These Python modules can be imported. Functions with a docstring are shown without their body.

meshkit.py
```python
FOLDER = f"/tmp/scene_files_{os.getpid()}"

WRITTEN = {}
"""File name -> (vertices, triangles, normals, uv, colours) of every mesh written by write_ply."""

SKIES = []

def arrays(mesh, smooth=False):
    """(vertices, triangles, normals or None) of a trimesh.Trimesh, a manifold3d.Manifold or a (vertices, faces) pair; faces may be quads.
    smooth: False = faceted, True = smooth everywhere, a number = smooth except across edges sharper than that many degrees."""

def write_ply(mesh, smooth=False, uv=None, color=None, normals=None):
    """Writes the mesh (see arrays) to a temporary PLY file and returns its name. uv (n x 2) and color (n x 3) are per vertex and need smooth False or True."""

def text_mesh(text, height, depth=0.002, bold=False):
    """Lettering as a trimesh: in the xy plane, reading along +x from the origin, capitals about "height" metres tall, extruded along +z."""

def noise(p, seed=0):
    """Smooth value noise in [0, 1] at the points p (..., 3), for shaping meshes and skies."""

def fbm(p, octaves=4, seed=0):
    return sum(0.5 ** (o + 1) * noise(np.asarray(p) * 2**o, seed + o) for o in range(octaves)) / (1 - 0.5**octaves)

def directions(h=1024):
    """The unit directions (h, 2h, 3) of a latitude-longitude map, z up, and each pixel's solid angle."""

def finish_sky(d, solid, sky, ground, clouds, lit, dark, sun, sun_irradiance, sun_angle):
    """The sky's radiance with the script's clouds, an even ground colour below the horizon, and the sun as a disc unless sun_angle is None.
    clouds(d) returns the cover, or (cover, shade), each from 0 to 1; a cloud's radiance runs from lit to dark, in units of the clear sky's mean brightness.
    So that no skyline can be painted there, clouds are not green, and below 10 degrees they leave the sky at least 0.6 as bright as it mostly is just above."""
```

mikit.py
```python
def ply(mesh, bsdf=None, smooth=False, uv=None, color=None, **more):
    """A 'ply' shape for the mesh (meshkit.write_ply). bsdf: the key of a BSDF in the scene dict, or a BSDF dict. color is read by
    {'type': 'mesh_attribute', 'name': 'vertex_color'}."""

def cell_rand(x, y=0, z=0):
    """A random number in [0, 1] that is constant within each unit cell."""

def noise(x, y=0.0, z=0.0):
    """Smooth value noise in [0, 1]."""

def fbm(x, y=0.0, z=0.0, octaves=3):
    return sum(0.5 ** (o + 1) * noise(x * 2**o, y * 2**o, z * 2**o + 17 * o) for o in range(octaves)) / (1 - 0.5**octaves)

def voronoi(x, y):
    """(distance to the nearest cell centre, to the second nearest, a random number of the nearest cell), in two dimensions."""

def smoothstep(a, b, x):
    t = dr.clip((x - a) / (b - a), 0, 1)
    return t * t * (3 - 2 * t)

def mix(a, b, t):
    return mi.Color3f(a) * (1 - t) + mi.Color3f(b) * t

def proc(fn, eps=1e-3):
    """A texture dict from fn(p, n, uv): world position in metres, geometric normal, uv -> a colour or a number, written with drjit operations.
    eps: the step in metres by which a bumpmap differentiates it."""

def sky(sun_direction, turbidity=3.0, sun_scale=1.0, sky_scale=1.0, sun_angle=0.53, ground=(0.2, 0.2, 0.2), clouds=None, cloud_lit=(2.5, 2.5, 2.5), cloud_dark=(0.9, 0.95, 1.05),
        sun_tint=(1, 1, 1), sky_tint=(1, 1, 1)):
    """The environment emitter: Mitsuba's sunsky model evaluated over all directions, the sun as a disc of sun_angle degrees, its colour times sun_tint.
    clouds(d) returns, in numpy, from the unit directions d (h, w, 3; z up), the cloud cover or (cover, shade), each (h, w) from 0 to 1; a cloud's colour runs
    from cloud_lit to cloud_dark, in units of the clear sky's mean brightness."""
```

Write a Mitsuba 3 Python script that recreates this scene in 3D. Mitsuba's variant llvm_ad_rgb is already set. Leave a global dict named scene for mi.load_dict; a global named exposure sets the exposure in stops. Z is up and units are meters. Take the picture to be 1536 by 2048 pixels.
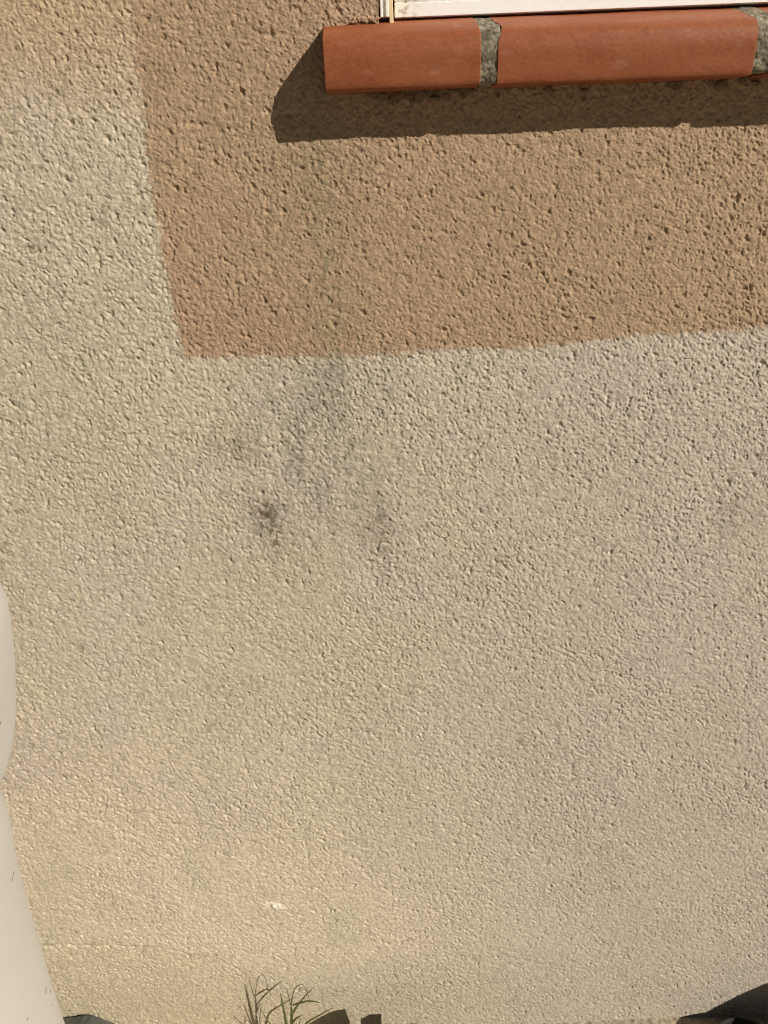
import math, random
import numpy as np, trimesh, mitsuba as mi, drjit as dr, mikit, meshkit
from scipy import ndimage
from mikit import proc, noise, fbm, voronoi, smoothstep, mix

T = mi.ScalarTransform4f
rng = np.random.default_rng(7)
random.seed(7)
scene, labels = {"type": "scene"}, {}

# ---------------------------------------------------------------- camera, sky, exposure
EYE = np.array([0.0, -0.73, 1.211])            # wall face lies in the plane y = 0, the ground at z = 0
PITCH, ROLL = math.radians(25.0), math.radians(2.4)
fwd = np.array([0, math.cos(PITCH), -math.sin(PITCH)])
right0 = np.array([1.0, 0, 0]); up0 = np.cross(right0, fwd)
cam_up = math.cos(ROLL) * up0 + math.sin(ROLL) * right0
scene["camera"] = {"type": "perspective", "fov": 2 * math.degrees(math.atan(768 / 1539)), "fov_axis": "x", "near_clip": 0.02, "far_clip": 400.0,
                   "to_world": T().look_at(origin=EYE.tolist(), target=(EYE + fwd).tolist(), up=cam_up.tolist())}
SUN = np.array([1.25, -1.0, 1.02])
scene["sky"] = mikit.sky(SUN.tolist(), turbidity=3.0, sun_tint=(0.90, 1.03, 1.30), sky_scale=0.20, sky_tint=(1.0, 0.92, 0.74), ground=(0.2, 0.18, 0.15))
exposure = 2.08


# ---------------------------------------------------------------- helpers
def tag(key, label=None, category=None, group=None, kind=None):
    labels[key] = {k: v for k, v in dict(label=label, category=category, group=group, kind=kind).items() if v}


def add(key, mesh, bsdf, smooth=30, normals=None):
    while key in scene:
        stem, _, num = key.rpartition("_")
        key = f"{stem}_{int(num) + 1:03d}" if num.isdigit() and len(num) == 3 else key + "_001"
    if normals is not None:
        scene[key] = {"type": "ply", "filename": meshkit.write_ply(mesh, False, normals=normals), "face_normals": False, "bsdf": {"type": "ref", "id": bsdf}}
    else:
        scene[key] = mikit.ply(mesh, bsdf, smooth=smooth)
    return key


def box(x0, x1, y0, y1, z0, z1, r=0.0):
    if r <= 0:
        return trimesh.creation.box(bounds=[[x0, y0, z0], [x1, y1, z1]])
    p = []
    for sx, x in ((1, x0), (-1, x1)):
        for sy, y in ((1, y0), (-1, y1)):
            for sz, z in ((1, z0), (-1, z1)):
                p += [(x + sx * r, y + sy * r, z), (x + sx * r, y, z + sz * r), (x, y + sy * r, z + sz * r)]
    return trimesh.PointCloud(p).convex_hull


def lathe(profile, center, n=160):
    """profile: (radius, z) from the bottom axis to the top axis."""
    pr = np.array(profile, float); a = np.arange(n) / n * 2 * math.pi
    v = np.stack([center[0] + pr[:, :1] * np.cos(a), center[1] + pr[:, :1] * np.sin(a), np.repeat(pr[:, 1:], n, 1) + (center[2] if len(center) > 2 else 0)], -1).reshape(-1, 3)
    f = []
    for i in range(len(pr) - 1):
        j = np.arange(n); k = (j + 1) % n
        f += [np.stack([i * n + j, i * n + k, (i + 1) * n + k], 1), np.stack([i * n + j, (i + 1) * n + k, (i + 1) * n + j], 1)]
    return v, np.vstack(f)


def spline(points, n):
    from scipy.interpolate import PchipInterpolator, CubicSpline
    p = np.array(points, float); t = np.r_[0, np.cumsum(np.linalg.norm(np.diff(p, axis=0), axis=1))]
    s = np.linspace(0, t[-1], n)
    return np.stack([PchipInterpolator(t, p[:, k])(s) for k in range(p.shape[1])], 1)


# ---------------------------------------------------------------- materials
BAND_L = np.array([(-0.1825, 1.50), (-0.1839, 1.3287), (-0.1905, 1.2325), (-0.1912, 1.1813), (-0.1892, 1.0955), (-0.1856, 1.0400)])   # its left edge: x at z
BAND_B = np.array([(-0.19, 1.0400), (-0.074, 1.0375), (0.036, 1.0396), (0.1554, 1.0379), (0.2503, 1.0449), (0.3724, 1.0436), (1.50, 1.043)])  # its lower edge: z at x


def curve(pts, t, a, b):
    """piecewise-linear lookup of column b at column a = t, in drjit."""
    p = pts[np.argsort(pts[:, a])]
    out = mi.Float(float(p[0, b]))
    for i in range(len(p) - 1):
        u = dr.clip((t - float(p[i, a])) / float(p[i + 1, a] - p[i, a]), 0, 1)
        out = out + u * float(p[i + 1, b] - p[i, b])
    return out


def blob(x, z, cx, cz, rx, rz):
    return dr.exp(-(dr.square((x - cx) / rx) + dr.square((z - cz) / rz)))


CREAM, OCHRE = (0.458, 0.408, 0.320), (0.345, 0.250, 0.170)


def wall_colour(p, n, uv):
    x, z = p.x, p.z
    j1 = (noise(x * 160, z * 160, 3.1) - 0.5) * 0.004 + (noise(x * 520, z * 520, 9.2) - 0.5) * 0.006
    j2 = (noise(x * 150, z * 150, 5.7) - 0.5) * 0.005 + (noise(x * 530, z * 530, 1.2) - 0.5) * 0.006
    rise = -p.y - 0.0002
    into_x = 1.6 * rise + dr.minimum(x - curve(BAND_L, z, 1, 0) + j1, 1.475 - x + j1)
    into_z = 1.6 * rise + z - curve(BAND_B, x, 0, 1) + j2
    band = smoothstep(-0.003, 0.003, into_x) * smoothstep(-0.0035, 0.0035, into_z)
    # weathered cream: slightly warmer at the foot, pinkish and greenish clouds above; lens cast and light falloff painted over
    c = mi.Color3f(CREAM)
    c = mix(c, (0.535, 0.468, 0.362), smoothstep(0.06, 0.20, z) * smoothstep(0.62, 0.15, z + 0.45 * x + 0.12 * (fbm(x * 7, z * 7, 4.4) - 0.5)))
    c = mix(c, (0.425, 0.325, 0.220), 0.95 * smoothstep(1.20, 1.34, z + 0.05 * (fbm(x * 9, z * 9, 2.0) - 0.5)))  # lens colour cast painted in: warmer and darker high on the left
    c = mix(c, (0.440, 0.384, 0.284), 0.8 * smoothstep(0.20, 0.02, z + 0.06 * (fbm(x * 6, z * 12, 14.0) - 0.5)))
    pink = smoothstep(0.48, 0.68, fbm(x * 9, z * 9, 21.0, 3))
    green = smoothstep(0.50, 0.72, fbm(x * 11, z * 6, 33.0, 3))
    c = mix(c, (0.462, 0.402, 0.352), 0.75 * pink * smoothstep(0.2, 0.6, z) * smoothstep(0.05, 0.65, noise(x * 190, z * 190, 6.7)))
    c = mix(c, (0.445, 0.410, 0.300), 0.5 * green * smoothstep(0.1, 0.7, noise(x * 210, z * 180, 2.7)))
    c = mix(c, (0.425, 0.374, 0.324), 0.75 * smoothstep(-0.12, 0.30, x))  # light falloff painted into the colour: dimmer, pinkish grey towards the right
    o = mi.Color3f(OCHRE)
    o = mix(o, (0.354, 0.248, 0.172), smoothstep(0.15, -0.20, x))
    o = mix(o, (0.350, 0.256, 0.172), smoothstep(0.45, 0.7, fbm(x * 8, z * 8, 41.0)))
    c = mix(c, o, band)
    # smoky run-off streak from the end of the sill down through the band to a smudge half way down
    wob = 0.012 * (fbm(z * 9, 3.0, 1.0) - 0.5)
    sx = -0.040 - 0.105 * dr.square(dr.clip((1.24 - z) / 0.40, 0, 1)) * 0.45 + wob
    streak = dr.exp(-dr.square((x - sx) / (0.042 + 0.04 * dr.clip((1.15 - z) / 0.4, 0, 1)))) * smoothstep(1.27, 1.20, z) * smoothstep(0.74, 0.95, z)
    streak = streak * (0.30 + 0.70 * smoothstep(0.30, 0.65, fbm(x * 45, z * 18, 8.0, 3)))
    smoke = mix((0.285, 0.230, 0.150), (0.270, 0.250, 0.205), smoothstep(1.05, 1.02, z))
    c = mix(c, smoke, 1.0 * streak * smoothstep(0.05, 0.75, noise(x * 330, z * 260, 3.3)))
    clouds = 0.5 * blob(x, z, -0.147, 0.946, 0.030, 0.022) + 0.40 * blob(x, z, -0.015, 0.862, 0.028, 0.03) + 0.4 * blob(x, z, 0.010, 0.835, 0.016, 0.05) + 0.75 * blob(x, z, 0.366, 0.850, 0.018, 0.035) + 0.35 * blob(x, z, 0.0745, 0.782, 0.025, 0.016) + 0.42 * blob(x, z, -0.07, 0.86, 0.06, 0.07)
    c = mix(c, (0.250, 0.215, 0.165), 0.8 * clouds * smoothstep(0.0, 0.8, noise(x * 300, z * 240, 8.3)) * smoothstep(0.25, 0.65, fbm(x * 110, z * 60, 6.0, 3)))
    # dark grime: a scuffed spot in the middle, small scattered ones
    g = 1.3 * blob(x, z, -0.1245, 0.872, 0.013, 0.018) + 1.1 * blob(x, z, -0.1165, 0.846, 0.005, 0.020) + 0.45 * blob(x, z, -0.150, 0.95, 0.022, 0.016) + 0.35 * blob(x, z, -0.005, 0.84, 0.006, 0.06)
    g = 0.85 * g * smoothstep(0.30, 0.55, fbm(x * 190, z * 150, 12.0))
    specks = smoothstep(0.86, 0.90, noise(x * 90, z * 90, 55.0)) * smoothstep(0.5, 0.7, noise(x * 300, z * 300, 15.0)) * 0.35
    c = mix(c, (0.15, 0.12, 0.085), dr.minimum(g + specks, 0.85))
    c = mix(c, (0.72, 0.66, 0.56), 0.95 * smoothstep(0.20, 0.35, blob(x + 0.9 * (z - 0.284), z, -0.172, 0.284, 0.0115, 0.0068)))    # a fresh pale chip
    # tide line at the foot on the left
    tl = curve(np.array([(-0.60, 0.224), (-0.4727, 0.2214), (-0.3554, 0.2088), (-0.2608, 0.1761), (-0.2093, 0.1231), (-0.17, 0.07), (1.0, 0.05)]), x, 0, 1) + 0.006 * (noise(x * 60, z * 20) - 0.5)
    below = smoothstep(0.004, -0.004, z - tl)
    below = below * smoothstep(-0.05, -0.25, x)
    line = dr.exp(-dr.square((z - tl) / 0.0035)) * smoothstep(-0.15, -0.22, x) * smoothstep(0.25, 0.6, noise(x * 45, z * 30, 2.0))
    c = mix(c, (0.500, 0.425, 0.295), 0.35 * below)
    c = c * (1 - 0.16 * line)
    grain = 0.74 + 0.34 * noise(x * 560, z * 560, 1.0) + 0.18 * noise(x * 240, z * 240, 7.0)
    return c * grain


def wall_bump(p, n, uv):
    x, z = p.x, p.z
    return noise(x * 800, p.y * 800, z * 800)


def principled(key, fn, rough=0.9, bump=None, scale=0.001, eps=0.0004, **more):
    b = {"type": "principled", "base_color": proc(fn) if callable(fn) else {"type": "rgb", "value": list(fn)}, "roughness": rough, **more}
    if bump:
        b = {"type": "bumpmap", "bsdf": b, "arbitrary": proc(bump, eps=eps), "scale": scale}
    scene[key] = {"type": "twosided", "bsdf": b}


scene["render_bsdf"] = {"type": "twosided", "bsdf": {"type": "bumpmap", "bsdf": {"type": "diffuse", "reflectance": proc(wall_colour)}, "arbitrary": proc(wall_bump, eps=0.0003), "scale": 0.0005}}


def tile_colour(p, n, uv):
    m = fbm(p.x * 22, p.y * 40, p.z * 40, 3)
    c = mix((0.222, 0.068, 0.029), (0.246, 0.082, 0.037), smoothstep(0.35, 0.65, m))
    scuff = smoothstep(0.66, 0.80, fbm(p.x * 55, p.y * 90, p.z * 90 + 7, 3))
    c = mix(c, (0.30, 0.14, 0.085), 0.35 * scuff)
    return c * (0.86 + 0.28 * noise(p.x * 500, p.y * 500, p.z * 500))


def tile_bump(p, n, uv):
    return noise(p.x * 260, p.y * 180, p.z * 120) + 0.7 * noise(p.x * 700, p.y * 500, p.z * 400)


principled("terracotta", tile_colour, rough=0.55, bump=tile_bump, scale=0.00014, specular=0.2)


def mortar_colour(p, n, uv):
    g = noise(p.x * 500, p.y * 500, p.z * 500)
    c = mix((0.105, 0.092, 0.066), (0.225, 0.198, 0.148), smoothstep(0.25, 0.75, fbm(p.x * 120, p.y * 120, p.z * 120)))
    return c * (0.5 + 1.0 * g)


principled("mortar", mortar_colour, rough=0.95, bump=lambda p, n, uv: noise(p.x * 600, p.y * 600, p.z * 600), scale=0.0006, specular=0.2)
principled("bedding", lambda p, n, uv: mix((0.10, 0.072, 0.048), (0.24, 0.175, 0.115), fbm(p.x * 260, p.y * 260, p.z * 260)), rough=0.95, specular=0.1)
principled("old_mortar", lambda p, n, uv: mix((0.30, 0.20, 0.13), (0.46, 0.33, 0.22), fbm(p.x * 150, p.y * 150, p.z * 150)), rough=0.95, specular=0.2)


def frame_colour(p, n, uv):
    d = smoothstep(0.060, 0.026, p.x + 0.02 * (noise(p.x * 200, p.z * 200) - 0.5))
    s = d * smoothstep(0.42, 0.62, fbm(p.x * 260, p.z * 330, 3.0))
    c = mix((0.82, 0.82, 0.82), (0.76, 0.71, 0.60), 0.7 * d)
    return mix(c, (0.30, 0.23, 0.16), 0.75 * s)


principled("frame_plastic", frame_colour, rough=0.35, specular=0.4)
principled("white_plastic", (0.78, 0.77, 0.73), rough=0.35, specular=0.4)
principled("beige_seal", lambda p, n, uv: mix((0.58, 0.45, 0.27), (0.66, 0.55, 0.36), noise(p.x * 300, p.z * 120)), rough=0.6)
principled("gap_shade", (0.012, 0.004, 0.003), rough=0.6)  # near-black, paints the shade in the gap below the frame
scene["window_glass"] = {"type": "thindielectric", "int_ior": 1.5}
principled("room_dark", (0.08, 0.07, 0.06), rough=0.9)


def urn_colour(p, n, uv):
    c = mix((0.410, 0.400, 0.378), (0.440, 0.430, 0.408), fbm(p.x * 12, p.y * 12, p.z * 9))
    s = smoothstep(0.93, 0.95, noise(p.x * 120, p.y * 120, p.z * 110))
    return mix(c, (0.12, 0.10, 0.08), 0.8 * s)


principled("urn_plastic", urn_colour, rough=0.45, specular=0.35)
principled("black_plastic", (0.016, 0.015, 0.015), rough=0.7, specular=0.25)
principled("black_glaze", (0.015, 0.014, 0.015), rough=0.3, specular=0.5)
principled("soil", lambda p, n, uv: mix((0.02, 0.015, 0.01), (0.06, 0.045, 0.03), noise(p.x * 300, p.y * 300, p.z * 300)), rough=1.0)
principled("slate", lambda p, n, uv: mix((0.035, 0.038, 0.032), (0.09, 0.092, 0.078), fbm(p.x * 80, p.y * 80, p.z * 80)), rough=0.8, bump=lambda p, n, uv: fbm(p.x * 200, p.y * 200, p.z * 200), scale=0.002)
principled("dark_wood", lambda p, n, uv: mix((0.035, 0.022, 0.018), (0.085, 0.055, 0.040), noise(p.x * 500, p.y * 500, p.z * 20)), rough=0.8)
scene["weed_leaf"] = {"type": "twosided", "bsdf": {"type": "principled", "base_color": proc(lambda p, n, uv: mix((0.060, 0.078, 0.020), (0.110, 0.120, 0.035), noise(p.x * 90, p.y * 90, p.z * 60))), "roughness": 0.55}}


def ground_colour(p, n, uv):
    c = mix((0.31, 0.265, 0.20), (0.40, 0.345, 0.26), fbm(p.x * 3, p.y * 3, 1.0))
    return c * (0.75 + 0.5 * noise(p.x * 300, p.y * 300, 4.0))


scene["ground_bsdf"] = {"type": "twosided", "bsdf": {"type": "bumpmap", "bsdf": {"type": "diffuse", "reflectance": proc(ground_colour)}, "arbitrary": proc(lambda p, n, uv: fbm(p.x * 120, p.y * 120, 0.0), eps=0.001), "scale": 0.004}}

# ---------------------------------------------------------------- ground
gx = np.r_[-150, -40, -12, -5, np.linspace(-2, 2, 41), 5, 12, 40, 150]
gy = np.r_[-200, -60, -20, -8, np.linspace(-3, 0.02, 32), 0.30]
GX, GY = np.meshgrid(gx, gy)
gz = np.where((np.abs(GX) < 2.1) & (GY > -3.1) & (GY < -0.05), (meshkit.fbm(np.stack([GX * 4, GY * 4, 0 * GX], -1), 3) - 0.5) * 0.006, 0)
gi = np.arange(GX.size).reshape(GX.shape)
quads = np.stack([gi[:-1, :-1], gi[:-1, 1:], gi[1:, 1:], gi[1:, :-1]], -1).reshape(-1, 4)
add("ground", (np.stack([GX, GY, gz], -1).reshape(-1, 3), quads), "ground_bsdf", smooth=True)
tag("ground", "pale sandy concrete ground along the foot of the wall", "ground", kind="structure")

# ---------------------------------------------------------------- the rendered wall: one displaced sheet, split into plain render and painted band
tag("house_wall", "rough cream rendered house wall with a tan painted band around its window", "wall")
WX0, WX1, WZ0, WZ1 = 0.0125, 1.253, 1.2985, 2.50       # window opening
SILL_TOP = 1.3055                                        # back top edge of the sill tiles

CELL = 0.0006                                            # height map of the scraped render, in metres
NX, NZ = int(1.36 / CELL), int(1.46 / CELL)
HX0, HZ0 = -0.70, -0.04


def band_noise(s1, s2, aniso=None):
    w = rng.standard_normal((NZ, NX)).astype(np.float32)
    a = ndimage.gaussian_filter(w, s1, mode="wrap") - (ndimage.gaussian_filter(w, s2, mode="wrap") if s2 else 0)
    return a / a.std()


ZZ, XX = np.meshgrid(HZ0 + np.arange(NZ) * CELL, HX0 + np.arange(NX) * CELL, indexing="ij")
mm = lambda v: v / CELL / 1000
patch = band_noise(mm(45), None)
patch2 = band_noise(mm(28), None)
coarse = np.clip(0.55 - 0.9 * XX + 0.35 * (ZZ - 0.6) + 0.22 * patch, 0.15, 1.25)       # rougher on the left, finer on the right
smoothfoot = np.clip((ZZ - 0.02) / 0.45, 0.74, 1.0) * np.clip(1.12 - 0.26 * (ZZ - 0.4) / 0.9, 0.86, 1.12)


def grains(spacing, low=0.10, drop=1.6):
    """packed sand grains: rounded caps of random height, some missing."""
    n = int(NX * NZ * (CELL * 1000 / spacing) ** 2)
    m = np.ones((NZ, NX), np.uint8); m[rng.integers(0, NZ, n), rng.integers(0, NX, n)] = 0
    d, (a, b) = ndimage.distance_transform_edt(m, return_indices=True)
    r = rng.uniform(0, 1, (NZ, NX)).astype(np.float32)
    r = np.where(r < low, -drop * r / low, r)
    return r[a, b] - 0.9 * (d.astype(np.float32) * CELL * 1000 / spacing) ** 2


H = 0.50 * patch + 0.14 * band_noise(mm(14), mm(40))
g1, g2 = band_noise(mm(3.0), mm(9)), band_noise(mm(1.4), mm(4))
live = (0.55 + 0.45 * smoothfoot) * (0.85 + 0.16 * np.tanh(patch2))
H = H + 0.16 * np.tanh(g1) * (0.5 + 0.6 * coarse) * smoothfoot
H = H + 0.13 * np.minimum(g2, 0.8) * live
H = H + ndimage.gaussian_filter(0.62 * live * grains(1.9, 0.11, 1.9) + 0.54 * live * grains(1.25, 0.10, 1.4), 0.58)
H = H.astype(np.float32)


def stamp(n, rmin, rmax, dmin, dmax, sign, spread, edge=2.2):
    for _ in range(n):
        cx, cz = rng.uniform(0, NX), rng.uniform(0, NZ)
        x, z = HX0 + cx * CELL, HZ0 + cz * CELL
        if abs(x) > 0.33 + 0.36 * max(0.0, 1.25 - z) / 1.25 or rng.uniform() > spread(x, z):
            continue
        r = rmin * (rmax / rmin) ** rng.uniform() ** 1.6
        d = (dmin + (dmax - dmin) * rng.uniform()) * (r / rmax) ** 0.5
        e = rng.uniform(0.45, 1.0); th = rng.normal(-0.9, 0.6)
        R = int(r / CELL / 1000 + 2)
        i0, j0 = int(cz), int(cx)
        if i0 < R or j0 < R or i0 + R >= NZ or j0 + R >= NX:
            continue
        zz, xx = np.mgrid[-R:R + 1, -R:R + 1].astype(np.float32) * (CELL * 1000)
        u = (xx * math.cos(th) + zz * math.sin(th)) / r; v = (-xx * math.sin(th) + zz * math.cos(th)) / (r * e)
        q = np.sqrt(u * u + v * v) + 0.22 * np.sin(3 * np.arctan2(v, u) + rng.uniform(0, 6.28)) * np.minimum(1, u * u + v * v)
        H[i0 - R:i0 + R + 1, j0 - R:j0 + R + 1] += sign * d * np.clip(edge * (1 - q), 0, 1)


stamp(13000, 0.8, 3.1, 0.60, 2.2, -1, lambda x, z: min(0.85, 0.50 + 0.45 * max(0, (z - 0.05) / 0.9)))     # plucked-out grains
stamp(9000, 0.8, 2.4, 0.25, 0.9, 1, lambda x, z: min(1, 0.45 + 0.6 * z), edge=1.5)                   # proud grains
for px, pz, r, d in ((-0.1245, 0.873, 6, 1.5), (-0.1165, 0.848, 4, 1.6), (-0.121, 0.858, 4, 1.2), (-0.129, 0.880, 4.5, 1.3), (-0.470, 0.735, 3.5, 1.6), (-0.171, 0.284, 7, -1.9),
                     (-0.064, 0.369, 4.5, 2.2), (-0.0555, 0.366, 4, 2.0), (-0.052, 0.350, 4, 1.9), (-0.0605, 0.357, 3.5, 1.7), (-0.0715, 0.351, 3.5, 1.5), (-0.045, 0.338, 4, 1.9), (-0.0394, 0.330, 3.5, 1.6), (-0.049, 0.358, 3, 1.5)):
    d2 = ((XX - px) ** 2 + (ZZ - pz) ** 2 * (0.5 if px == -0.1165 else 1)) / (r / 1000) ** 2
    H -= (d * np.clip(1.8 * (1 - np.sqrt(d2)), 0, 1) * (0.6 + 0.25 * g2)).astype(np.float32)
ck = np.interp(XX, [-0.60, -0.4727, -0.3554, -0.2608, -0.2093, -0.17], [0.224, 0.2214, 0.2088, 0.1761, 0.1231, 0.07]) + 0.0012 * ndimage.gaussian_filter1d(rng.standard_normal(NX), 5)[None] * 5
ckw = np.clip((-0.20 - XX) / 0.05, 0, 1) * np.clip(0.70 + 0.6 * g1, 0.1, 1)
H += (ckw * (-1.7 * np.exp(-((ZZ - ck) / 0.0021) ** 2) + 0.12 * np.exp(-((ZZ - ck + 0.004) / 0.003) ** 2))).astype(np.float32)
H *= 0.001                                               # to metres


def graded(dense, lo, hi):
    out, s = list(dense), dense[1] - dense[0]
    while out[0] > lo:
        s *= 1.3; out.insert(0, max(lo, out[0] - s))
    s = dense[-1] - dense[-2]
    while out[-1] < hi:
        s *= 1.3; out.append(min(hi, out[-1] + s))
    return np.array(out)


zs, z = [0.0], 0.0
while z < 1.345:
    z += 0.00155 - 0.00070 * (z / 1.345); zs.append(z)
zs = graded(np.array(zs), 0.0, 3.0)
for v in (WZ0, WZ1):
    zs[np.argmin(np.abs(zs - v))] = v
# the columns fan out downwards from the jamb line x = WX0, so that the grid is finest high on the wall, and end on upright lines far left and right
u = np.linspace(-1, 1, 1041); u[np.argmin(np.abs(u))] = 0.0
zc = np.clip(zs, 0, 1.35)[:, None]
WL, WR = 0.335 + 0.320 * (1.35 - zc) / 1.35, 0.345 + 0.235 * (1.35 - zc) / 1.35
dense = np.where(u < 0, u * WL, u * WR) + WX0
tl_ = graded(np.array([0, 0.0025]), 0.0, 2.99)[1:]; tr_ = graded(np.array([0, 0.0025]), 0.0, 4.19)[1:]
left = dense[:, :1] + (-3.0 - dense[:, :1]) * (tl_ / 2.99)[::-1][None]
right = dense[:, -1:] + (4.2 - dense[:, -1:]) * (tr_ / 4.19)[None]
kx = np.argmin(np.abs(right[0] - WX1)); right[:, kx] = WX1
X = np.hstack([left, dense, right]); Z = np.repeat(zs[:, None], X.shape[1], 1)
samp = lambda field, x, z: ndimage.map_coordinates(field, [(z - HZ0) / CELL, (x - HX0) / CELL], order=1, mode="nearest")
fade = np.clip((X + 0.68) / 0.05, 0, 1) * np.clip((0.65 - X) / 0.05, 0, 1) * np.clip((1.40 - Z) / 0.05, 0, 1)
D = samp(H, X, Z) * fade
S = np.stack([X, -D, Z], -1)
N = np.cross(np.gradient(S, axis=1), np.gradient(S, axis=0))
N /= np.linalg.norm(N, axis=-1, keepdims=True)
N *= np.where(N[..., 1:2] > 0, -1, 1)
V = np.stack([X, -D, Z], -1).reshape(-1, 3); NV = N.reshape(-1, 3)
ids = np.arange(X.size).reshape(X.shape)
cxm, czm = (X[:-1, :-1] + X[1:, 1:]) / 2, (Z[:-1, :-1] + Z[1:, 1:]) / 2
hole = (cxm > WX0) & (cxm < WX1) & (czm > WZ0) & (czm < WZ1)
lx = np.interp(czm, BAND_L[::-1, 1], BAND_L[::-1, 0]); bz = np.interp(cxm, BAND_B[:, 0], BAND_B[:, 1])
in_band = (cxm > lx) & (cxm < 1.475) & (czm > bz) & (czm < 2.70)
Q = np.stack([ids[:-1, :-1], ids[:-1, 1:], ids[1:, 1:], ids[1:, :-1]], -1)
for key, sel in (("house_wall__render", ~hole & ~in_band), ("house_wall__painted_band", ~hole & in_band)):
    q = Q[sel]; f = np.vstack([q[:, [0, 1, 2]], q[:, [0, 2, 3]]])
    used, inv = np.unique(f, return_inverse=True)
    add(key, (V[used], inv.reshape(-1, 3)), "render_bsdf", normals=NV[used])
tag("house_wall__painted_band", "tan painted band of the wall around the window")
tag("house_wall__render", "cream part of the render")
# sides of the window opening and the body of the wall behind the sheet
ix0, iz0 = np.argmin(np.abs(X[0] - WX0)), np.argmin(np.abs(zs - WZ0)); ix1, iz1 = np.argmin(np.abs(X[0] - WX1)), np.argmin(np.abs(zs - WZ1))
rv, rf = [], []
for line in (ids[iz0:iz1 + 1, ix0], ids[iz0:iz1 + 1, ix1], ids[iz1, ix0:ix1 + 1]):
    a = V[line]; b = a.copy(); b[:, 1] = 0.16; o = sum(len(r) for r in rv); k = len(a); rv += [a, b]
    rf.append(np.stack([o + np.arange(k - 1), o + np.arange(1, k), o + k + np.arange(1, k), o + k + np.arange(k - 1)], 1))
add("house_wall__reveal", (np.vstack(rv), np.vstack(rf)), "render_bsdf", smooth=False)
add("house_wall__masonry", trimesh.util.concatenate([box(-3, WX0 - 0.02, 0.012, 0.30, 0.0, 3.0), box(WX1 + 0.02, 4.2, 0.012, 0.30, 0.0, 3.0), box(WX0 - 0.0195, WX1 + 0.0195, 0.060, 0.30, 0.0, WZ0 - 0.06), box(WX0 - 0.02, WX1 + 0.02, 0.012, 0.30, WZ1 + 0.02, 3.0)]), "old_mortar", smooth=False)

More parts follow.
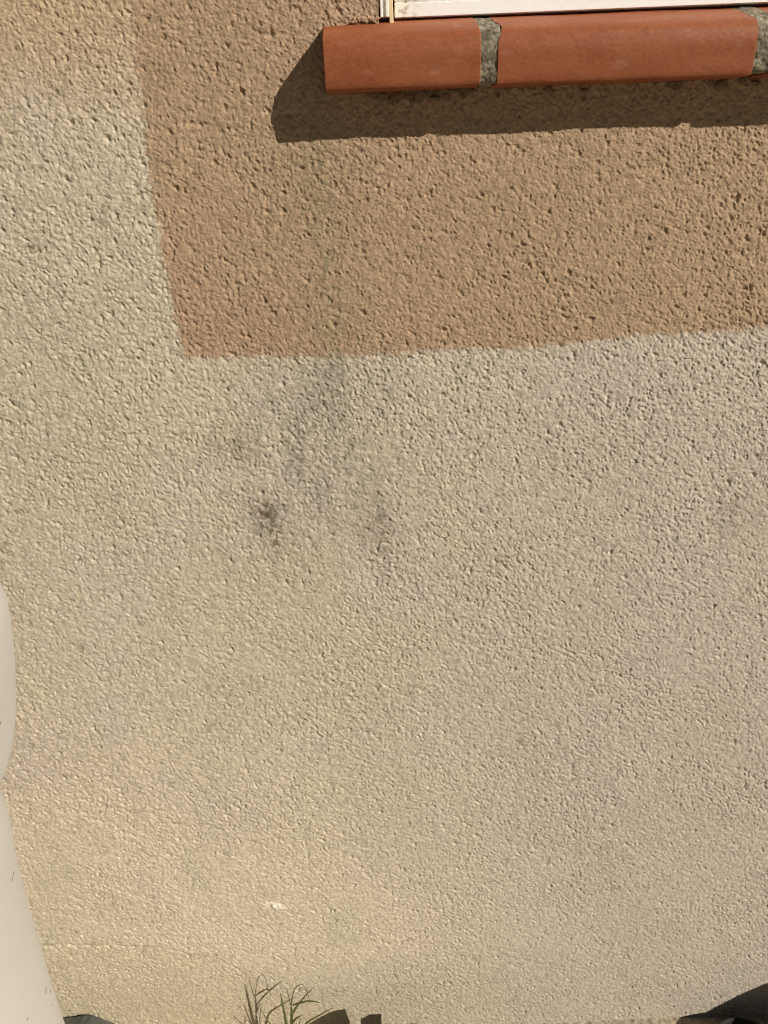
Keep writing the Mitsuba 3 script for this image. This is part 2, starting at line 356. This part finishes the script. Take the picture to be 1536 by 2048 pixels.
# ---------------------------------------------------------------- window sill: terracotta nosing tiles, mortar joints
PROFILE = spline([(-0.030, -0.008), (0.0, 0.0), (0.0150, 0.0042), (0.0255, 0.0075), (0.0325, 0.0108), (0.0372, 0.0170), (0.0387, 0.0255), (0.0375, 0.0370), (0.0364, 0.0445), (0.0355, 0.0476), (0.0328, 0.0486), (0.0, 0.0486), (-0.030, 0.0486)], 90)


def nosing(x0, x1, inset=0.0, wob=0.0, seed=0, step=0.002, end_wob=0.0003, chip=None):
    """a bar of the nosing profile from x0 to x1; chip: extra inward shift of its left end, by height below the top edge."""
    pr = PROFILE.copy()
    t = np.gradient(pr, axis=0); nrm = np.stack([t[:, 1], -t[:, 0]], 1); nrm /= np.linalg.norm(nrm, axis=1, keepdims=True)   # outward in (depth, down)
    k = max(6, int((x1 - x0) / step))
    bev = 0.0007
    us = np.r_[x0, x0 + bev, np.linspace(x0 + 3 * bev, x1 - 3 * bev, k), x1 - bev, x1]
    rings = []
    for i, u in enumerate(us):
        e = 0.0007 if i in (0, len(us) - 1) else 0.0
        p = pr - nrm * (inset + e)
        if wob:
            w = meshkit.fbm(np.stack([np.full(len(p), u * 260 + seed * 7.3), p[:, 0] * 260, p[:, 1] * 260], 1), 3, seed) - 0.5
            p = p + nrm * (2 * wob * w)[:, None]
        else:
            w = meshkit.fbm(np.stack([np.full(len(p), u * 30 + seed * 5.1), p[:, 0] * 60, p[:, 1] * 60], 1), 2, seed) - 0.5
            p = p + nrm * (0.0012 * w)[:, None]
        dx = np.zeros(len(p))
        near0, near1 = max(0, 1 - (u - x0) / 0.012), max(0, 1 - (x1 - u) / 0.012)
        jit = (meshkit.fbm(np.stack([np.full(len(p), seed * 3.7), p[:, 0] * 300, p[:, 1] * 300], 1), 3, seed + 5) - 0.5) * 2 * end_wob
        dx += near0 * jit - near1 * jit[::-1]
        if chip is not None:
            dx += near0 * np.interp(pr[:, 1], *chip)
        rings.append(np.stack([u + dx, -p[:, 0], SILL_TOP - p[:, 1]], 1))
    n, m = len(pr), len(us)
    v = np.vstack(rings); f = []
    j = np.arange(n); jn = (j + 1) % n
    for i in range(m - 1):
        f.append(np.stack([i * n + j, (i + 1) * n + j, (i + 1) * n + jn, i * n + jn], 1))
    f = np.vstack(f); f = np.vstack([f[:, [0, 1, 2]], f[:, [0, 2, 3]]])
    caps = np.array([[0.0, 0.006 - 0.03, 0], ])
    c0 = v[:n].mean(0); c1 = v[-n:].mean(0); v = np.vstack([v, c0, c1])
    f = np.vstack([f, np.stack([np.full(n, len(v) - 2), j, jn], 1), np.stack([np.full(n, len(v) - 1), (m - 1) * n + jn, (m - 1) * n + j], 1)])
    mesh = trimesh.Trimesh(v, f, process=False); mesh.fix_normals()
    return mesh


tag("house_wall__window_sill", "row of terracotta nosing tiles with grey mortar joints under the window")
x = -0.0325
widths = [0.1228, 0.2025, 0.2020, 0.2030, 0.2020, 0.2025, 0.1230]
for i, w in enumerate(widths):
    chip = ([0.0, 0.002, 0.008, 0.016, 0.02], [0.0005, 0.001, 0.0042, 0.0015, 0.0]) if i == 1 else None
    tile = nosing(x, x + w, seed=i + 1, end_wob=0.0005, chip=chip)
    tilt, drop = ((0.0, 0.0), (0.0045, 0.0008), (-0.002, 0.0012), (0.003, 0.0004), (-0.003, 0.0010), (0.002, 0.0), (0.0, 0.0006))[i]
    tile.vertices[:, 2] -= drop + tilt * (tile.vertices[:, 0] - x - w / 2)
    add("house_wall__window_sill__tile", tile, "terracotta", smooth=28)
    if i < len(widths) - 1:
        add("house_wall__window_sill__mortar_joint", nosing(x + w - 0.003, x + w + 0.0165, inset=0.0011, wob=0.0016, seed=i + 40, step=0.0006), "mortar", smooth=60)
    x += w + 0.0128
# bedding mortar squeezed out under and behind the tiles
lumps = []
for _ in range(110):
    u = rng.uniform(0.05, 1.29) if rng.uniform() > 0.35 else rng.normal(0.045, 0.022)
    s = trimesh.creation.icosphere(2, 1.0); s.vertices *= 1 + 0.35 * (meshkit.noise(s.vertices * 1.7 + rng.uniform(0, 50, 3))[:, None] - 0.5) * 2
    s.apply_scale([rng.uniform(0.002, 0.007), rng.uniform(0.002, 0.005), rng.uniform(0.002, 0.0055)])
    s.apply_translation([u, 0.001, SILL_TOP - 0.0490 - rng.uniform(0.0, 0.008) * rng.uniform()]); lumps.append(s)
add("house_wall__window_sill__bedding_mortar", trimesh.util.concatenate(lumps), "bedding", smooth=True)
labels["house_wall__window_sill__bedding_mortar"] = {"kind": "stuff"}
lumps = []
for _ in range(40):
    u = rng.uniform(-0.009, 0.0115)
    s = trimesh.creation.icosphere(2, 1.0); s.vertices *= 1 + 0.4 * (meshkit.noise(s.vertices * 1.9 + rng.uniform(0, 50, 3))[:, None] - 0.5) * 2
    s.apply_scale([rng.uniform(0.0010, 0.0024), 0.0018, rng.uniform(0.0008, 0.0015)])
    s.apply_translation([u, -0.001, SILL_TOP + rng.uniform(0.0015, 0.0042)]); lumps.append(s)
add("house_wall__window_sill__top_pointing", trimesh.util.concatenate(lumps), "old_mortar", smooth=True)
labels["house_wall__window_sill__top_pointing"] = {"kind": "stuff"}

# ---------------------------------------------------------------- window
tag("house_wall__window", "white plastic window above the sill")
W = "house_wall__window__"


def guide(x0, s):
    """white shutter channel with a groove, along a jamb; s = 1 on the left."""
    pts = [(0, 0.030), (0, 0.0022), (0.0006, 0.0016), (0.0016, 0.0016), (0.0022, 0.0034), (0.0044, 0.0034), (0.0050, 0.0010), (0.0066, 0.0010), (0.0072, 0.0016), (0.0072, 0.030)]
    poly = trimesh.path.polygons.Polygon([(x0 + s * a, b) for a, b in pts])
    m = trimesh.creation.extrude_polygon(poly, WZ1 - 1.3105, engine="earcut"); m.apply_translation([0, 0, 1.3105]); return m


add(W + "shutter_guide", guide(0.0137, 1), "white_plastic", smooth=False)
add(W + "shutter_guide", guide(WX1 - 0.0012, -1), "white_plastic", smooth=False)
add(W + "seal", box(0.0209, 0.0243, 0.0030, 0.04, SILL_TOP - 0.001, WZ1, 0.0006), "beige_seal", smooth=30)
add(W + "seal", box(WX1 - 0.0118, WX1 - 0.0084, 0.0030, 0.04, SILL_TOP - 0.001, WZ1, 0.0006), "beige_seal", smooth=30)
FX0, FX1 = 0.0256, WX1 - 0.0131
rails = [box(FX0, FX1, 0.0100, 0.07, 1.3104, 1.3208, 0.0005), box(FX0, FX1, 0.0115, 0.07, 1.3213, 1.372, 0.0012), box(FX0, FX1, 0.0115, 0.07, 2.43, WZ1, 0.0012), box(FX0, FX0 + 0.055, 0.0115, 0.07, 1.3724, 2.4296, 0.0012), box(FX1 - 0.055, FX1, 0.0115, 0.07, 1.3724, 2.4296, 0.0012)]
add(W + "frame", trimesh.util.concatenate(rails), "frame_plastic", smooth=30)
cxw = (FX0 + FX1) / 2
for a, b in ((FX0 + 0.050, cxw - 0.001), (cxw + 0.001, FX1 - 0.050)):
    add(W + "sash", trimesh.util.concatenate([box(a, b, 0.006, 0.06, 1.367, 1.425, 0.002), box(a, b, 0.006, 0.06, 2.375, 2.433, 0.002), box(a, a + 0.06, 0.006, 0.06, 1.4254, 2.3746, 0.002), box(b - 0.06, b, 0.006, 0.06, 1.4254, 2.3746, 0.002)]), "white_plastic", smooth=30)
    add(W + "pane", trimesh.Trimesh([(a + 0.055, 0.035, 1.42), (b - 0.055, 0.035, 1.42), (b - 0.055, 0.035, 2.38), (a + 0.055, 0.035, 2.38)], [[0, 1, 2], [0, 2, 3]]), "window_glass", smooth=False)
add(W + "gap_seal", box(0.0250, WX1 - 0.0125, 0.0200, 0.055, SILL_TOP - 0.006, 1.3106), "gap_shade", smooth=False)  # added dark strip, stands in for the shade between frame and sill
room = box(WX0 - 0.3, WX1 + 0.3, 0.30, 2.5, 1.0, 2.8); room.invert()
room = room.slice_plane([0, 0.301, 0], [0, 1, 0])
add("house_wall__room", room, "room_dark", smooth=False)

# ---------------------------------------------------------------- white pedestal planter at the left
UP = (-0.46, -0.25)
prof = [(0.0, 0.004), (0.128, 0.004), (0.135, 0.012), (0.130, 0.040), (0.112, 0.070), (0.104, 0.13), (0.1022, 0.22), (0.1022, 0.35), (0.1030, 0.43), (0.1046, 0.4965), (0.1068, 0.569), (0.1100, 0.6216), (0.1134, 0.6526), (0.1148, 0.672), (0.1120, 0.692), (0.1040, 0.704), (0.0985, 0.712), (0.1010, 0.722),
        (0.1130, 0.731), (0.1244, 0.7394), (0.1320, 0.7481), (0.1379, 0.7602), (0.1450, 0.7832), (0.1520, 0.8137), (0.1567, 0.8388), (0.1608, 0.8683), (0.1621, 0.8850), (0.1600, 0.8965), (0.1550, 0.9030), (0.1490, 0.9000), (0.1465, 0.885), (0.142, 0.84), (0.136, 0.80)]
pp = spline(prof, 220)
v, f = lathe(pp, UP, 192)
tag("pedestal_planter", "smooth off-white plastic pedestal planter with a waisted neck, cut off by the left edge", "planter")
add("pedestal_planter__body", (v, f), "urn_plastic", smooth=True)
add("pedestal_planter__soil", lathe([(0.139, 0.846), (0.07, 0.853), (0.0, 0.855)], UP, 64), "soil", smooth=True)

# ---------------------------------------------------------------- small things at the foot of the wall


def rough_slab(outline, y0, y1, seed, amp):
    poly = trimesh.path.polygons.Polygon(outline)
    m = trimesh.creation.extrude_polygon(poly, y1 - y0, engine="earcut")
    m = m.subdivide().subdivide().subdivide()
    v = m.vertices.copy(); q = np.stack([v[:, 0], y0 + v[:, 2], v[:, 1]], 1)
    q += (np.stack([meshkit.fbm(q * 45 + 11 * k, 4, seed + k) for k in range(3)], 1) - 0.5) * amp
    m = trimesh.Trimesh(q, m.faces, process=True); m.fix_normals(); return m


add("slate_stone", rough_slab([(-0.580, 0), (-0.400, 0), (-0.412, 0.030), (-0.4400, 0.052), (-0.450, 0.0620), (-0.464, 0.0700), (-0.476, 0.0705), (-0.500, 0.0665), (-0.570, 0.060)], -0.022, -0.004, 3, 0.003), "slate", smooth=40)
tag("slate_stone", "dark grey slate stone upright at the wall foot beside the white planter", "stone")
add("slate_shard", rough_slab([(-0.083, 0), (0.004, 0), (-0.002, 0.080), (-0.006, 0.1215), (-0.024, 0.1185), (-0.042, 0.109), (-0.058, 0.095), (-0.074, 0.072)], -0.074, -0.066, 9, 0.002), "slate", smooth=40)
tag("slate_shard", "round-shouldered dark slate shard whose shadow falls beside the weed", "stone")


def stake(x, y, top, w, seed):
    m = box(-w / 2, w / 2, -0.006, 0.006, -0.02, top, 0.0012)
    m.apply_transform(trimesh.transformations.rotation_matrix(0.04, [0, 1, 0])); m.apply_translation([x, y, 0])
    return m


add("wooden_stake", stake(0.0050, -0.048, 0.083, 0.019, 2), "dark_wood", smooth=30)
tag("wooden_stake", "dark wooden stake end at the bottom edge, casting a small square shadow", "stake")


def pot(key, center, prof, soil_z, soil_r, mat):
    v, f = lathe(spline(prof, 70), center, 96)
    add(key + "__body", (v, f), mat, smooth=True)
    add(key + "__soil", lathe([(soil_r, soil_z), (soil_r * 0.5, soil_z + 0.004), (0, soil_z + 0.005)], center, 48), "soil", smooth=True)


tag("plant_saucer", "shallow black plastic plant saucer at the wall foot in the bottom right corner", "saucer")
pot("plant_saucer", (0.488, -0.074), [(0, 0.002), (0.040, 0.002), (0.044, 0.004), (0.048, 0.028), (0.052, 0.0285), (0.052, 0.032), (0.0505, 0.0325), (0.047, 0.028), (0.044, 0.008)], 0.014, 0.0445, "black_plastic")
tag("round_pot", "large round black glazed pot standing right of the black saucer", "pot")
pot("round_pot", (0.785, -0.150), [(0, 0.002), (0.075, 0.002), (0.10, 0.012), (0.135, 0.045), (0.145, 0.08), (0.135, 0.125), (0.115, 0.16), (0.105, 0.175), (0.110, 0.19), (0.105, 0.194), (0.098, 0.185), (0.10, 0.165)], 0.17, 0.10, "black_glaze")

# ---------------------------------------------------------------- the weed: thin blades from one root
tag("weed", "small olive green weed with narrow grassy blades at the wall foot", "weed")


def blade(points, w, flat=0.35, n=28):
    p = spline(points, n); t = np.gradient(p, axis=0); t /= np.linalg.norm(t, axis=1, keepdims=True)
    s = np.linspace(0, 1, n); wid = w * np.minimum(1, 0.45 + 2.2 * s) * np.sqrt(np.clip(1.02 - s, 0, 1)) + 0.00025
    side = np.cross(t, [0, -1, 0.3]); side /= np.linalg.norm(side, axis=1, keepdims=True) + 1e-9
    up = np.cross(side, t)
    a = np.arange(6) / 6 * 2 * np.pi
    wid = wid * 1.5
    v = (p[:, None] + 0.5 * wid[:, None, None] * (np.cos(a)[None, :, None] * side[:, None] + flat * np.sin(a)[None, :, None] * up[:, None])).reshape(-1, 3)
    f = []
    for i in range(n - 1):
        j = np.arange(6); k = (j + 1) % 6
        f.append(np.stack([i * 6 + j, i * 6 + k, i * 6 + 6 + k, i * 6 + 6 + j], 1))
    f = np.vstack(f); m = trimesh.Trimesh(v, np.vstack([f[:, [0, 1, 2]], f[:, [0, 2, 3]]]), process=False)
    return m


root = (-0.166, -0.046, 0.0)
BLADES = [
    ([root, (-0.1672, -0.048, 0.060), (-0.1676, -0.050, 0.105), (-0.1684, -0.050, 0.140), (-0.1694, -0.050, 0.172)], 0.0042),
    ([root, (-0.1640, -0.049, 0.080), (-0.1566, -0.051, 0.136), (-0.1580, -0.052, 0.160), (-0.1598, -0.052, 0.184)], 0.0018),
    ([root, (-0.1635, -0.048, 0.070), (-0.1585, -0.050, 0.135), (-0.1530, -0.050, 0.168), (-0.1470, -0.051, 0.187), (-0.1389, -0.052, 0.1935), (-0.1330, -0.054, 0.186), (-0.1300, -0.056, 0.166), (-0.1290, -0.057, 0.160)], 0.0014),
    ([(-0.1555, -0.050, 0.146), (-0.1430, -0.054, 0.157), (-0.1300, -0.057, 0.165), (-0.1155, -0.062, 0.168)], 0.0026),
    ([(-0.1605, -0.049, 0.118), (-0.1470, -0.046, 0.143), (-0.1264, -0.040, 0.166)], 0.0022),
    ([(-0.1625, -0.049, 0.098), (-0.1540, -0.052, 0.118), (-0.1430, -0.056, 0.133)], 0.0028),
    ([root, (-0.1560, -0.052, 0.070), (-0.1495, -0.054, 0.108), (-0.1440, -0.055, 0.127)], 0.0016),
    ([root, (-0.1530, -0.050, 0.060), (-0.1400, -0.050, 0.104), (-0.1200, -0.050, 0.122), (-0.1005, -0.050, 0.1366)], 0.0034),
    ([root, (-0.1660, -0.060, 0.080), (-0.1500, -0.072, 0.118), (-0.1420, -0.080, 0.130)], 0.0026),
    ([root, (-0.1800, -0.040, 0.050), (-0.1990, -0.030, 0.085), (-0.2060, -0.026, 0.098)], 0.0018),
    ([root, (-0.1860, -0.038, 0.040), (-0.2140, -0.028, 0.062), (-0.2320, -0.020, 0.070)], 0.0018),
]
for pts, w in BLADES:
    add("weed__leaf", blade(pts, w), "weed_leaf", smooth=True)
